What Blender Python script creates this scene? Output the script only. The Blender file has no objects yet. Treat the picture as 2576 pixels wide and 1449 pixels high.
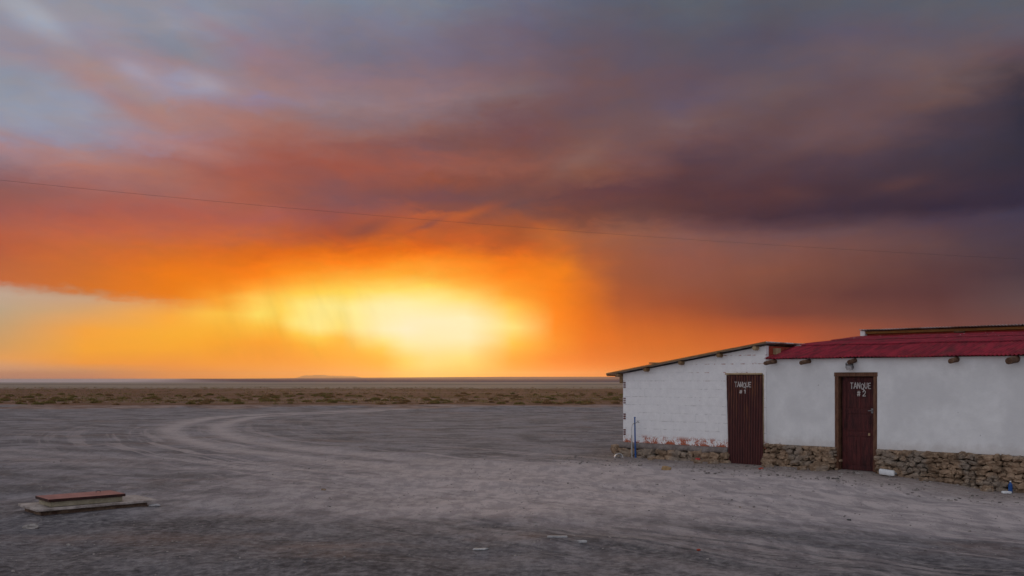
import bpy, bmesh, math, random
import numpy as np
from mathutils import Vector, Matrix, noise as mn
random.seed(7)
R = math.radians
S = bpy.context.scene
COL = S.collection
F, CX, HY = 2500.0, 1288.0, 952.0          # focal length, centre column and horizon row of the photograph
CAMZ = 1.96
HAZE = .000075

# ------------------------------------------------------------------ helpers
def s2l(c):
    return tuple(((v/255)/12.92 if v/255 <= .04045 else ((v/255+.055)/1.055)**2.4) for v in c)

def tag(o, label=None, cat=None, group=None, kind=None):
    if label: o['label'] = label
    if cat: o['category'] = cat
    if group: o['group'] = group
    if kind: o['kind'] = kind
    return o

def empty(name, loc=(0,0,0), rz=0):
    o = bpy.data.objects.new(name, None); COL.objects.link(o)
    o.location = loc; o.rotation_euler = (0,0,rz); o.empty_display_size = .3
    return o

def link(name, bm, mats, parent=None, smooth=False, loc=None):
    me = bpy.data.meshes.new(name)
    bm.to_mesh(me); bm.free()
    if not isinstance(mats, (list, tuple)): mats = [mats]
    for m in mats: me.materials.append(m)
    if smooth:
        for p in me.polygons: p.use_smooth = True
    o = bpy.data.objects.new(name, me); COL.objects.link(o)
    if parent: o.parent = parent
    if loc: o.location = loc
    return o

def box(bm, x0, x1, y0, y1, z0, z1, bev=0, mat=0):
    r = bmesh.ops.create_cube(bm, size=1)
    vs = r['verts']
    for v in vs:
        v.co = Vector(((x0+x1)/2+v.co.x*(x1-x0), (y0+y1)/2+v.co.y*(y1-y0), (z0+z1)/2+v.co.z*(z1-z0)))
    fs = {f for v in vs for f in v.link_faces}
    for f in fs: f.material_index = mat
    if bev:
        es = list({e for v in vs for e in v.link_edges})
        bmesh.ops.bevel(bm, geom=es, offset=bev, segments=2, affect='EDGES', profile=.6)
    return vs

def tube(bm, pts, rad, seg=8, mat=0, caps=True, jit=0):
    rings = []
    pts = [Vector(p) for p in pts]
    for i, p in enumerate(pts):
        d = (pts[min(i+1, len(pts)-1)]-pts[max(i-1, 0)]).normalized()
        a = d.orthogonal().normalized() if i == 0 else (prev - d*prev.dot(d)).normalized()
        prev = a
        b = d.cross(a)
        r = rad[i] if isinstance(rad, (list, tuple)) else rad
        ring = []
        for k in range(seg):
            t = 2*math.pi*k/seg
            rr = r*(1+jit*(random.random()-.5))
            ring.append(bm.verts.new(p+a*rr*math.cos(t)+b*rr*math.sin(t)))
        rings.append(ring)
    for i in range(len(rings)-1):
        for k in range(seg):
            f = bm.faces.new((rings[i][k], rings[i][(k+1) % seg], rings[i+1][(k+1) % seg], rings[i+1][k])); f.material_index = mat
    if caps:
        bm.faces.new(rings[0][::-1]).material_index = mat
        bm.faces.new(rings[-1]).material_index = mat

def rock(bm, c, sx, sy, sz, seed, sub=2, ang=0, mat=0, rough=.38):
    r = bmesh.ops.create_icosphere(bm, subdivisions=sub, radius=1)
    off = Vector((seed*3.7 % 91, seed*1.3 % 57, seed*2.1 % 73))
    m = Matrix.Rotation(ang, 3, 'Y')
    for v in r['verts']:
        n = v.co.normalized()
        k = 1+rough*mn.noise(n*1.3+off)+rough*.5*mn.noise(n*3.1+off)
        # blocky: push towards a superellipsoid
        q = Vector([math.copysign(abs(a)**.75, a) for a in n])
        p = q*k
        p = Vector((p.x*sx, p.y*sy, p.z*sz))
        v.co = m @ p + Vector(c)
    if mat:
        for f in {f for v in r['verts'] for f in v.link_faces}: f.material_index = mat

# ------------------------------------------------------------------ node expression helper
class X:
    nt = None
    def __init__(s, sock): s.s = sock
    @staticmethod
    def m(op, *a, clamp=False):
        n = X.nt.nodes.new('ShaderNodeMath'); n.operation = op; n.use_clamp = clamp
        for i, v in enumerate(a):
            if isinstance(v, X): X.nt.links.new(v.s, n.inputs[i])
            else: n.inputs[i].default_value = v
        return X(n.outputs[0])
    def __add__(s, o): return X.m('ADD', s, o)
    __radd__ = __add__
    def __sub__(s, o): return X.m('SUBTRACT', s, o)
    def __rsub__(s, o): return X.m('SUBTRACT', o, s)
    def __mul__(s, o): return X.m('MULTIPLY', s, o)
    __rmul__ = __mul__
    def __truediv__(s, o): return X.m('DIVIDE', s, o)
    def __rtruediv__(s, o): return X.m('DIVIDE', o, s)

def put(inp, v):
    if isinstance(v, X): X.nt.links.new(v.s, inp)
    elif isinstance(v, tuple) and len(v) == 3 and inp.type == 'RGBA': inp.default_value = (*v, 1)
    else: inp.default_value = v
def xyz(x, y, z=0.0):
    n = X.nt.nodes.new('ShaderNodeCombineXYZ')
    for i, v in enumerate((x, y, z)): put(n.inputs[i], v)
    return X(n.outputs[0])
def sep(v):
    n = X.nt.nodes.new('ShaderNodeSeparateXYZ'); put(n.inputs[0], v)
    return [X(o) for o in n.outputs]
def noise(vec, scale=1, detail=4, rough=.5, dist=0, col=False):
    n = X.nt.nodes.new('ShaderNodeTexNoise'); put(n.inputs['Vector'], vec)
    n.inputs['Scale'].default_value = scale; n.inputs['Detail'].default_value = detail
    n.inputs['Roughness'].default_value = rough; n.inputs['Distortion'].default_value = dist
    return X(n.outputs['Color' if col else 'Fac'])
def sstep(v, a, b, lo=0.0, hi=1.0):
    n = X.nt.nodes.new('ShaderNodeMapRange'); n.interpolation_type = 'SMOOTHSTEP'
    put(n.inputs['Value'], v)
    for k, q in zip(('From Min', 'From Max', 'To Min', 'To Max'), (a, b, lo, hi)): put(n.inputs[k], q)
    return X(n.outputs[0])
def lin(v, a, b, lo=0.0, hi=1.0):
    n = X.nt.nodes.new('ShaderNodeMapRange'); put(n.inputs['Value'], v)
    for k, q in zip(('From Min', 'From Max', 'To Min', 'To Max'), (a, b, lo, hi)): put(n.inputs[k], q)
    return X(n.outputs[0])
def mix(f, a, b, mode='MIX'):
    n = X.nt.nodes.new('ShaderNodeMix'); n.data_type = 'RGBA'; n.blend_type = mode
    put(n.inputs[0], f); put(n.inputs[6], a); put(n.inputs[7], b)
    return X(n.outputs[2])
def ramp(f, stops, interp='LINEAR'):
    n = X.nt.nodes.new('ShaderNodeValToRGB'); cr = n.color_ramp; cr.interpolation = interp
    put(n.inputs[0], f)
    while len(cr.elements) < len(stops): cr.elements.new(.5)
    for e, (p, c) in zip(cr.elements, sorted(stops)):
        pass
    st = sorted(stops)
    for i, (p, c) in enumerate(st): cr.elements[i].position = min(1, max(0, p))
    for i, (p, c) in enumerate(st): cr.elements[i].color = (*c[:3], 1)
    return X(n.outputs[0])
def bump(h, strength=.5, dist=.02):
    n = X.nt.nodes.new('ShaderNodeBump'); n.inputs['Strength'].default_value = strength
    n.inputs['Distance'].default_value = dist; put(n.inputs['Height'], h)
    return X(n.outputs[0])
def coord(kind='Object'):
    return X(X.nt.nodes.new('ShaderNodeTexCoord').outputs[kind])
def pos():
    return X(X.nt.nodes.new('ShaderNodeNewGeometry').outputs['Position'])
def attr(name):
    n = X.nt.nodes.new('ShaderNodeAttribute'); n.attribute_name = name
    return X(n.outputs['Fac'])

def material(name, build):
    m = bpy.data.materials.new(name); m.use_nodes = True
    X.nt = m.node_tree
    b = m.node_tree.nodes['Principled BSDF']
    r = build()
    for k, v in r.items():
        put(b.inputs[k], v)
    return m

def simple(name, c1, c2=None, scale=6, rough=.8, bs=.3, bd=.01, metal=0, stretch=(1,1,1), spec=.3):
    def f():
        p = coord()
        x, y, z = sep(p)
        v = xyz(x*stretch[0], y*stretch[1], z*stretch[2])
        n = noise(v, scale, 6, .6)
        n2 = noise(v, scale*4.3, 4, .6)
        k = sstep(n*.65+n2*.35, .36, .64)
        return {'Base Color': mix(k, c1, c2 or c1), 'Roughness': rough, 'Metallic': metal,
                'Specular IOR Level': spec, 'Normal': bump(n2, bs, bd)}
    return material(name, f)

# ------------------------------------------------------------------ camera
cam = bpy.data.cameras.new('camera'); co = bpy.data.objects.new('camera', cam); COL.objects.link(co)
co.location = (0, 0, CAMZ); co.rotation_euler = (R(90), 0, 0)
cam.sensor_width = 36; cam.lens = 36*F/2576; cam.shift_y = (HY-724.5)/2576
cam.clip_start = .05; cam.clip_end = 60000
S.camera = co

# ------------------------------------------------------------------ world: sunset sky, storm clouds and rain curtains
W = bpy.data.worlds.new('World'); S.world = W; W.use_nodes = True
nt = W.node_tree; X.nt = nt
bg = nt.nodes['Background']; wout = nt.nodes['World Output']
def azd(px): return math.degrees(math.atan((px-CX)/F))
def eld(px, py): return math.degrees(math.atan((HY-py)/F*math.cos(R(azd(px)))))
ELMAX = 24.0
d = coord('Generated')
dx, dy, dz = sep(d)
az = X.m('ARCTAN2', dx, dy)*(180/math.pi)
el0 = X.m('ARCSINE', dz)*(180/math.pi)
el = X.m('MAXIMUM', el0, 0.0)
zz = X.m('MAXIMUM', dz, 0.0)
P = xyz(dx/(zz+.10), dy/(zz+.22))                     # cloud-deck coordinates: features flatten towards the horizon
nA = noise(P, 1.3, 7, .55, .3)
nB = noise(xyz(dx/(zz+.10)+7.3, dy/(zz+.22)+3.1), 1.6, 6, .55, .2)
nC = noise(xyz(az*.35, el*1.1), .32, 6, .6, .5)
nD = noise(xyz(az*.42, el*1.15, 2), .85, 6, .62, .6)
nE = noise(xyz(az*.42+31, el*1.15, 5), .6, 6, .62, .6)
ampE = sstep(el, .3, 10.0, .05, .75)
elw = el + (nA-.5)*ampE*1.8 + (nC-.5)*ampE*1.4 + (nD-.5)*sstep(el, 3.0, 12.0, .25, 1.9)*sstep(az, 4.0, 20.0, 1.0, .45)
azw = az + (nB-.5)*sstep(el, .3, 10.0, .3, 4.0) + (nE-.5)*sstep(el, 3.0, 12.0, .8, 4.0)
T = X.m('MAXIMUM', elw, 0.0)*(1/ELMAX)

cols = {
 0: [(0,145,145,155),(70,146,140,152),(140,150,138,150),(190,140,145,158),(240,146,150,162),(300,150,150,165),(335,150,142,160),(362,165,130,135),(400,150,122,128),(450,142,98,100),(490,142,92,88),(530,158,90,82),(580,178,94,72),(620,182,92,62),(660,186,98,60),(705,195,105,60)],
 215: [(0,145,145,155),(70,148,142,155),(140,152,135,145),(190,165,135,135),(240,150,148,165),(300,150,150,165),(345,142,135,155),(385,165,125,125),(420,178,115,100),(450,160,106,102),(490,158,97,91),(530,170,92,80),(580,187,97,70),(620,196,102,58),(660,204,106,48),(735,212,114,38)],
 430: [(0,140,142,155),(60,150,148,160),(110,130,130,142),(150,155,132,138),(200,155,146,163),(230,152,140,155),(270,165,125,120),(310,163,125,125),(350,158,128,138),(390,160,105,100),(430,168,108,95),(480,160,101,93),(530,170,90,78),(580,191,98,65),(620,209,105,45),(660,224,112,28),(700,236,121,18),(750,236,125,20)],
 645: [(0,132,135,148),(60,135,132,148),(120,145,125,138),(170,150,120,125),(210,158,125,126),(240,146,130,152),(290,163,118,112),(330,162,110,102),(370,162,100,90),(420,160,88,78),(460,162,90,76),(500,160,88,72),(545,168,90,80),(570,177,92,70),(600,198,97,50),(620,214,100,30),(650,228,106,15),(690,253,130,20),(722,255,160,45),(750,255,202,85),(790,255,222,100),(822,255,192,62),(860,255,162,42),(900,250,156,46),(940,245,150,55)],
 860: [(0,122,128,142),(70,125,122,138),(140,120,115,130),(200,140,115,125),(250,148,125,130),(290,140,115,120),(330,150,106,102),(370,145,90,84),(420,150,80,68),(460,135,80,78),(500,126,80,84),(545,146,78,74),(570,154,75,60),(590,166,76,48),(610,198,88,30),(630,227,105,12),(660,253,128,18),(700,255,170,52),(738,255,215,85),(775,255,235,140),(825,255,226,120),(855,255,186,62),(900,255,170,48),(940,250,160,58)],
 1075: [(0,118,125,138),(70,120,115,130),(140,118,108,125),(200,134,110,118),(250,142,115,120),(290,130,105,110),(330,134,95,92),(370,120,82,85),(420,148,85,76),(450,140,76,62),(490,116,72,78),(530,130,74,68),(545,182,88,52),(560,166,80,54),(580,188,88,42),(600,200,90,34),(620,214,96,22),(640,236,112,14),(660,254,145,36),(690,255,172,55),(715,255,215,90),(755,255,237,150),(810,255,242,195),(860,255,240,180),(900,255,228,138),(945,255,212,100)],
 1180: [(0,112,115,130),(70,114,106,122),(140,115,103,118),(200,128,102,109),(250,132,108,112),(290,122,95,99),(330,122,85,86),(370,120,79,78),(420,144,85,75),(450,132,75,66),(490,112,71,75),(530,130,72,62),(570,175,84,45),(610,195,88,35),(645,244,122,20),(690,255,150,38),(720,255,185,70),(750,255,222,115),(800,255,242,190),(850,255,242,190),(900,255,228,130),(945,255,192,72)],
 1290: [(0,105,105,122),(70,108,98,115),(140,112,98,112),(190,120,95,100),(240,120,100,105),(280,115,85,88),(330,110,75,80),(370,120,75,72),(420,140,85,75),(450,125,75,70),(500,106,70,72),(540,140,75,55),(580,165,80,43),(610,180,82,38),(630,204,94,30),(650,236,113,16),(700,255,130,15),(742,255,160,45),(772,255,200,80),(820,255,228,128),(865,255,198,72),(905,255,162,42),(945,255,150,35)],
 1400: [(0,98,100,115),(100,100,92,108),(200,112,90,98),(280,110,82,86),(350,114,78,78),(400,130,85,78),(450,118,72,66),(500,98,62,66),(540,125,70,58),(585,178,94,50),(630,195,98,40),(675,235,122,20),(735,248,125,10),(800,255,132,18),(860,252,140,28),(900,250,128,20),(945,245,124,25)],
 1480: [(0,94,96,110),(100,96,88,102),(200,110,84,88),(280,103,80,88),(350,117,84,82),(400,128,90,82),(440,124,80,70),(482,96,60,65),(520,104,62,62),(555,116,68,60),(590,158,90,62),(640,168,88,52),(700,195,98,40),(750,215,105,25),(800,228,108,16),(850,235,110,14),(900,238,112,20),(945,242,116,20)],
 1570: [(0,92,96,108),(80,94,87,101),(160,97,84,96),(210,106,82,87),(260,102,83,91),(310,108,83,87),(350,114,82,82),(400,115,79,79),(440,112,72,68),(480,90,57,64),(520,96,60,61),(555,108,68,64),(590,146,90,72),(640,150,84,62),(700,152,80,54),(750,166,80,45),(800,190,88,36),(850,215,100,26),(900,226,106,26),(945,230,110,28)],
 1720: [(0,92,98,108),(100,88,85,98),(200,95,80,92),(260,100,85,100),(310,115,90,92),(360,102,74,78),(410,84,62,72),(450,85,58,65),(490,80,52,60),(530,85,55,60),(562,106,70,72),(600,130,85,78),(660,140,82,70),(720,140,78,62),(770,150,72,48),(810,182,85,40),(858,205,98,35),(905,215,105,35),(945,215,105,35)],
 1935: [(0,88,90,100),(100,85,80,95),(170,90,82,95),(230,106,88,93),(290,100,78,82),(350,97,73,78),(400,84,62,70),(450,77,54,63),(490,80,52,58),(530,66,46,58),(560,85,60,68),(585,108,76,78),(620,122,80,75),(680,130,78,65),(730,120,70,60),(790,122,63,54),(840,188,85,46),(870,205,95,50),(945,210,100,45)],
 2150: [(0,88,90,100),(80,94,85,100),(130,104,88,95),(200,98,80,88),(260,101,78,82),(310,104,80,84),(360,94,71,75),(400,80,62,72),(440,71,55,66),(480,66,50,62),(520,58,45,60),(550,76,57,67),(580,98,72,76),(620,112,75,72),(690,108,68,62),(740,95,56,56),(790,113,65,58),(830,150,78,58),(870,160,80,55),(945,160,80,55)],
 2365: [(0,90,92,102),(80,97,88,100),(140,110,92,96),(200,108,86,86),(250,102,78,78),(285,80,65,74),(320,72,60,72),(370,64,56,69),(430,64,53,66),(480,64,49,61),(520,51,41,58),(555,72,57,72),(620,97,70,72),(680,90,60,62),(740,88,55,58),(790,104,62,60),(840,122,70,62),(945,130,72,60)],
 2576: [(0,92,95,105),(70,99,90,100),(120,95,76,85),(165,85,70,75),(205,60,53,65),(280,50,47,61),(380,50,47,61),(450,53,45,60),(510,49,42,60),(550,66,58,76),(620,70,58,70),(690,72,56,65),(760,94,72,75),(800,104,72,72),(945,110,72,70)],
}
def colour_at(px, y):
    c = cols[px]
    for a, b in zip(c, c[1:]):
        if a[0] <= y <= b[0]:
            f = (y-a[0])/(b[0]-a[0]); return tuple(a[i]+(b[i]-a[i])*f for i in (1, 2, 3))
    return c[-1][1:]
def between(px, a, b, low_):
    f = (px-a)/(b-a); y0 = low_[0][0]
    up = [(y, *[p+(q-p)*f for p, q in zip(colour_at(a, y), colour_at(b, y))]) for y in range(0, y0-12, 42)]
    return up+low_
_new = {
 560: between(560, 430, 645, [(700,243,126,18),(728,250,140,30),(750,255,166,50),(790,255,182,62),(830,255,181,56),(860,255,170,46),(900,252,158,48),(940,243,148,62)]),
 700: between(700, 645, 860, [(690,255,136,20),(722,255,165,50),(745,255,198,75),(775,255,212,88),(805,255,205,80),(830,255,182,55),(860,255,165,42),(900,252,157,48),(940,245,150,58)]),
 755: between(755, 645, 860, [(686,255,138,22),(716,255,170,50),(742,255,206,78),(770,255,230,122),(815,255,230,125),(840,255,202,72),(868,255,172,46),(905,252,158,48),(940,246,152,58)]),
 805: between(805, 645, 860, [(680,255,138,25),(712,255,172,50),(740,255,210,80),(772,255,234,138),(828,255,233,138),(850,255,208,78),(880,255,176,46),(915,250,161,50),(940,248,156,58)]),
 960: between(960, 860, 1075, [(655,255,138,25),(698,255,180,55),(733,255,222,105),(772,255,240,172),(830,255,241,186),(856,255,232,138),(880,255,208,82),(905,255,182,52),(945,255,166,52)]),
 1020: between(1020, 860, 1075, [(650,255,135,24),(690,255,168,48),(728,255,222,105),(768,255,240,170),(830,255,243,202),(868,255,240,168),(903,255,218,104),(945,255,200,80)]),
}
cols.update(_new)
GAIN = 1.0
def chain(axis, entries):
    """entries: [(azimuth in degrees, [(elevation in degrees, linear colour)])] -> colour, linear across azimuth"""
    out = None; pa = None
    for a, st in entries:
        c = ramp(T, [(e/ELMAX, col) for e, col in st])
        out = c if out is None else mix(lin(axis, pa, a), out, c)
        pa = a
    return out
ent = [(-180, [(0,(.95,.91,.95)),(10,(.92,.93,1.0)),(24,(.78,.79,.86))]),
       (-110, [(0,(.93,.87,.88)),(10,(.90,.89,.95)),(24,(.74,.75,.81))]),
       (-55, [(0,(.42,.30,.26)),(6,(.38,.28,.27)),(24,(.32,.31,.37))])]
for px in sorted(cols):
    ent.append((azd(px), [(eld(px, c[0]), s2l(c[1:])) for c in cols[px]]))
ent += [(50, [(0,(.12,.07,.07)),(8,(.05,.04,.06)),(24,(.10,.10,.13))]),
        (105, [(0,(.22,.20,.24)),(10,(.22,.22,.27)),(24,(.25,.25,.31))]),
        (180, ent[0][1])]
storm = chain(azw, ent)
# clear pale strip low on the left, below the ragged cloud edge
low = chain(az, [
 (azd(-300), [(eld(0,y), s2l(c)) for y, *c in [(700,175,150,140),(780,180,160,140),(860,195,155,125),(950,170,130,125)]]),
 (azd(0), [(eld(0,y), s2l(c)) for y, *c in [(690,178,140,125),(712,186,150,132),(742,192,166,145),(780,190,165,135),(820,200,162,118),(862,215,162,102),(900,236,165,92),(930,216,160,125),(948,192,142,130)]]),
 (azd(215), [(eld(215,y), s2l(c)) for y, *c in [(700,188,125,85),(735,192,138,100),(750,202,162,128),(785,218,165,108),(830,250,166,64),(880,255,170,52),(912,248,156,56),(932,212,150,110),(948,200,132,115)]]),
 (azd(430), [(eld(430,y), s2l(c)) for y, *c in [(730,232,122,18),(752,228,150,80),(770,238,160,75),(795,255,172,62),(840,255,177,50),(880,255,170,45),(915,247,152,56),(948,238,143,75)]]),
 (azd(560), [(eld(560,y), s2l(c)) for y, *c in [(730,252,130,18),(760,252,165,50),(790,255,200,72),(830,255,180,50),(860,255,168,40),(915,250,155,45),(948,240,142,68)]]),
])
edge = lin(azw, azd(0), azd(500), eld(0, 716), eld(500, 762))
eN = noise(xyz(az, el*2.5), .9, 6, .6)
mL = sstep(el - edge + (eN-.5)*1.3, -.42, .42)
mR = sstep(azw, azd(500), azd(640))
sky = mix(X.m('MAXIMUM', mL, mR), low, storm)

def blob(px, py, rx, ry, ang, color, amt, tex=.6):
    """a soft cloud patch, centred on a sky direction; radii in degrees"""
    global sky
    a0, e0 = azd(px), eld(px, py); c, s = math.cos(R(ang)), math.sin(R(ang))
    u = az+(nB-.5)*2-a0; v = el+(nA-.5)*1.5-e0
    p = (u*c+v*s)*(1/rx); q = (v*c-u*s)*(1/ry)
    g = X.m('EXPONENT', (p*p+q*q)*-1.0)
    g = g*amt*((nC-.5)*tex*2+1)
    sky = mix(X.m('MINIMUM', X.m('MAXIMUM', g, 0.0), 1.0), sky, s2l(color))
blob(85, 35, 2.2, .6, -34, (170,176,188), .5)
blob(20, 5, 2.0, .7, -34, (162,167,180), .45)
blob(335, 172, 1.0, .4, -15, (168,162,178), .5)
blob(512, 200, 1.3, .55, -12, (170,168,184), .6)
blob(90, 255, 3.6, 1.4, -25, (150,153,166), .6)
blob(300, 205, 2.8, .45, -25, (168,138,130), .6)
blob(330, 262, 2.4, .45, -22, (172,125,118), .55)
blob(60, 352, 3.4, .3, -10, (172,128,122), .5)
blob(430, 360, 3.4, .4, -8, (176,128,122), .5)
blob(420, 90, 4.0, .55, -22, (138,140,152), .6)
blob(620, 110, 3.4, .35, -22, (148,122,134), .5)
blob(1080, 566, 1.0, .14, 20, (125,68,68), .7)
blob(1170, 540, 1.6, .25, 18, (190,92,45), .6)
blob(930, 578, 1.6, .35, 25, (120,68,66), .5)
blob(2265, 452, 1.3, .35, 5, (98,64,60), .6)
blob(2010, 480, 1.4, .3, -5, (92,60,60), .5)
blob(1455, 400, 2.0, .5, 30, (134,95,88), .5)
blob(1600, 520, 4.0, .28, 4, (88,56,60), .5)
blob(2100, 300, 5.5, .8, 24, (104,80,84), .4)
# falling rain: near-vertical streaks through the low glow
rn = noise(xyz(az+el*.32, el*.22), .8, 4, .55)
rm = sstep(el, .2, 1.6)*sstep(el, 6.5, 4.0)*sstep(az, -19.0, -15.0)*sstep(az, -5.0, -9.5)
rm2 = sstep(el, .2, 1.6)*sstep(el, 8.5, 6.0)*sstep(az, 3.0, 6.0)
gain = (rn-.5)*rm*.34+(rn-.5)*rm2*.14+1.0
# fine cloud texture
fine = (noise(P, 6.0, 6, .6)-.5)*sstep(el, 3.0, 9.0, .02, .20)+(noise(P, 2.4, 5, .55)-.5)*sstep(el, 5.0, 10.0, .03, .30)+1.0
g2 = gain*fine*GAIN*sstep(el, 0.0, 1.6, 1.16, 1.0)
n = nt.nodes.new('ShaderNodeVectorMath'); n.operation = 'SCALE'; put(n.inputs[0], sky); put(n.inputs['Scale'], g2)
sky = X(n.outputs[0])
# faint pink and blue-grey mottling in the cloud deck
hue = noise(xyz(az*.45, el*1.2, 9), 1.1, 5, .6, .4)
hm_ = sstep(hue, .40, .60)
tint = mix(hm_, (.93, 1.0, 1.09), (1.03, 1.0, .99))
sky = mix(sstep(el, 4.5, 8.0, .12, .65), sky, mix(1.0, sky, tint, 'MULTIPLY'))
sky = mix(sstep(el, 24.0, 60.0), sky, (.47,.465,.49))
sky = mix(sstep(el0, 0.0, -4.0), sky, (.10,.09,.09))
ns = nt.nodes.new('ShaderNodeTexSky'); ns.sky_type = 'NISHITA'; ns.sun_disc = False
ns.sun_elevation = R(3); ns.sun_rotation = R(-2.5); ns.altitude = 3600; ns.dust_density = 2
bgN = nt.nodes.new('ShaderNodeBackground'); nt.links.new(ns.outputs[0], bgN.inputs[0]); bgN.inputs[1].default_value = .08
put(bg.inputs[0], sky); bg.inputs[1].default_value = 1.0
ms = nt.nodes.new('ShaderNodeMixShader')
cover = sstep(X.m('ABSOLUTE', az), 60.0, 150.0, 1.0, .8)
put(ms.inputs[0], cover)
nt.links.new(bgN.outputs[0], ms.inputs[1]); nt.links.new(bg.outputs[0], ms.inputs[2])
nt.links.new(ms.outputs[0], wout.inputs[0])
W.cycles.sampling_method = 'MANUAL'; W.cycles.sample_map_resolution = 1024

sl = bpy.data.lights.new('sun', 'SUN'); sl.energy = .5; sl.angle = R(12); sl.color = (1, .62, .28)
so = bpy.data.objects.new('sun', sl); COL.objects.link(so)
sd = Vector((math.sin(R(-2.5))*math.cos(R(3)), math.cos(R(-2.5))*math.cos(R(3)), math.sin(R(3))))
so.rotation_euler = sd.to_track_quat('Z', 'Y').to_euler()

# ------------------------------------------------------------------ terrain
P0 = Vector((2.79, 25.0, 0)); UX = Vector((.7437, -.6686, 0)); UY = Vector((.6686, .7437, 0))
WROT = math.atan2(UX.y, UX.x)
def wall(x, y, z=0): return P0+UX*x+UY*y+Vector((0, 0, z))

def catmull(pts, n=14):
    out = []
    p = [pts[0]]+list(pts)+[pts[-1]]
    for i in range(1, len(p)-2):
        for k in range(n):
            t = k/n
            out.append(tuple(.5*((2*p[i][j])+(-p[i-1][j]+p[i+1][j])*t+(2*p[i-1][j]-5*p[i][j]+4*p[i+1][j]-p[i+2][j])*t*t+(-p[i-1][j]+3*p[i][j]-3*p[i+1][j]+p[i+2][j])*t**3) for j in (0, 1)))
    out.append(tuple(pts[-1]))
    return np.array(out)
track = catmull([(20, 3.5), (12.5, 8.6), (7.8, 12.8), (4.6, 15.8), (2.0, 18.6), (-.8, 21.4), (-3.6, 24.4), (-6.6, 27.6), (-9.0, 31), (-11.8, 37), (-13.4, 43.4), (-13.8, 50), (-11.5, 56), (-7.2, 62.5), (-1, 67.5), (9, 72), (30, 78), (80, 86)])
track2 = catmull([(20, 12.5), (10, 18.0), (3.5, 21.5), (-3, 22.2), (-9, 23.5), (-17, 28), (-30, 34), (-60, 42)])
def curve_dist(XX, YY, c):
    d = np.full(XX.shape, 1e9)
    for i in range(len(c)-1):
        a = c[i]; b = c[i+1]; ab = b-a; L = (ab**2).sum()
        t = np.clip(((XX-a[0])*ab[0]+(YY-a[1])*ab[1])/L, 0, 1)
        dd = (XX-a[0]-ab[0]*t)**2+(YY-a[1]-ab[1]*t)**2
        d = np.minimum(d, dd)
    return np.sqrt(d)
def curve_frame(XX, YY, c):
    best = np.full(XX.shape, 1e18); U = np.zeros(XX.shape); SS = np.zeros(XX.shape); s0 = 0
    for i in range(len(c)-1):
        a = c[i]; b = c[i+1]; ab = b-a; L2 = (ab**2).sum(); L = math.sqrt(L2)
        if L < 1e-6: continue
        t = np.clip(((XX-a[0])*ab[0]+(YY-a[1])*ab[1])/L2, 0, 1)
        ex = XX-a[0]-ab[0]*t; ey = YY-a[1]-ab[1]*t
        dd = ex**2+ey**2; m = dd < best
        sg = np.sign(ab[0]*ey-ab[1]*ex)
        U = np.where(m, np.sqrt(dd)*sg, U); SS = np.where(m, s0+t*L, SS); best = np.minimum(best, dd); s0 += L
    return U, SS
def sm(v, a, b):
    t = np.clip((v-a)/(b-a), 0, 1); return t*t*(3-2*t)
def axis(lo, hi, fine_lo, fine_hi, st, gr):
    mid = list(np.arange(fine_lo, fine_hi+1e-6, st))
    s = st; v = mid[-1]; up = []
    while v < hi: s *= gr; v = min(v+s, hi); up.append(v)
    s = st; v = mid[0]; dn = []
    while v > lo: s *= gr; v = max(v-s, lo); dn.append(v)
    return np.array(dn[::-1]+mid+up)
gx = axis(-12000, 12000, -18, 18, .2, 1.06)
gy = axis(-9000, 12000, 6, 34, .2, 1.022)
GX, GY = np.meshgrid(gx, gy)
def height(x, y, fine=True):
    """ground height for one point"""
    r = math.hypot(x, y)
    f = max(0, 1-r/400)
    h = .05*mn.noise(Vector((x*.12, y*.12, 0)))*f
    if r < 120:
        g = 1-r/120
        h += .045*mn.noise(Vector((x*.9, y*.55, 3)))*g+.05*mn.noise(Vector((x*.35, y*.6, 9)))*g
        if r < 45: h += .034*mn.noise(Vector((x*1.9, y*1.5, 5)))*(1-r/45)*(.35+max(0, mn.noise(Vector((x*.3, y*.3, 77)))+.35))
    # low bank where the yard ends
    yb = 68+3.0*mn.noise(Vector((x*.06, 1, 0)))
    h += .16*math.exp(-((y-yb)/1.6)**2)
    h += .24*math.exp(-((x-.2)/6)**2-((y-61.5)/3.2)**2)
    # falls away towards the right end of the house
    q = Vector((x, y, 0))-P0; t = q.dot(UX); v = q.dot(UY)
    s1 = min(1, max(0, (t-6)/3.3)); s1 = s1*s1*(3-2*s1); w = math.exp(-(v/5)**2)
    h += -.20*s1*w
    h -= .0  
    if -1 < t < 3 and -1.2 < v < 3: h *= .5
    h += .055*math.exp(-((x+5.55)/.55)**2-((y-14.55)/.35)**2)
    h *= 1-math.exp(-(((x+6.2)/1.3)**2+((y-14.4)/1.3)**2)**2)*.85
    h += .045*math.exp(-(((x+6.2)/1.2)**2+((y-14.4)/1.0)**2)**2)
    return h
Hn = np.zeros(GX.shape)
for i in range(GX.shape[0]):
    for j in range(GX.shape[1]):
        x, y = GX[i, j], GY[i, j]
        if abs(x) < 400 and -60 < y < 400: Hn[i, j] = height(x, y)
d1 = curve_dist(GX, GY, track); d2 = curve_dist(GX, GY, track2)
rut = np.exp(-((d1-.92)/.56)**2)+.55*np.exp(-((d2-.8)/.35)**2)
rut = np.clip(rut, 0, 1)*np.clip(1-(np.hypot(GX, GY)-75)/40, 0, 1)
Hn -= .025*rut*(np.hypot(GX, GY) < 90)
Hn += .018*np.exp(-((d1-1.45)/.2)**2)*(np.hypot(GX, GY) < 90)
TU, TS = curve_frame(GX, GY, track)
wide = np.exp(-(d1/2.6)**2)*.8*sm(GY, 34, 24)+np.exp(-(d2/2.2)**2)*.6
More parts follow.
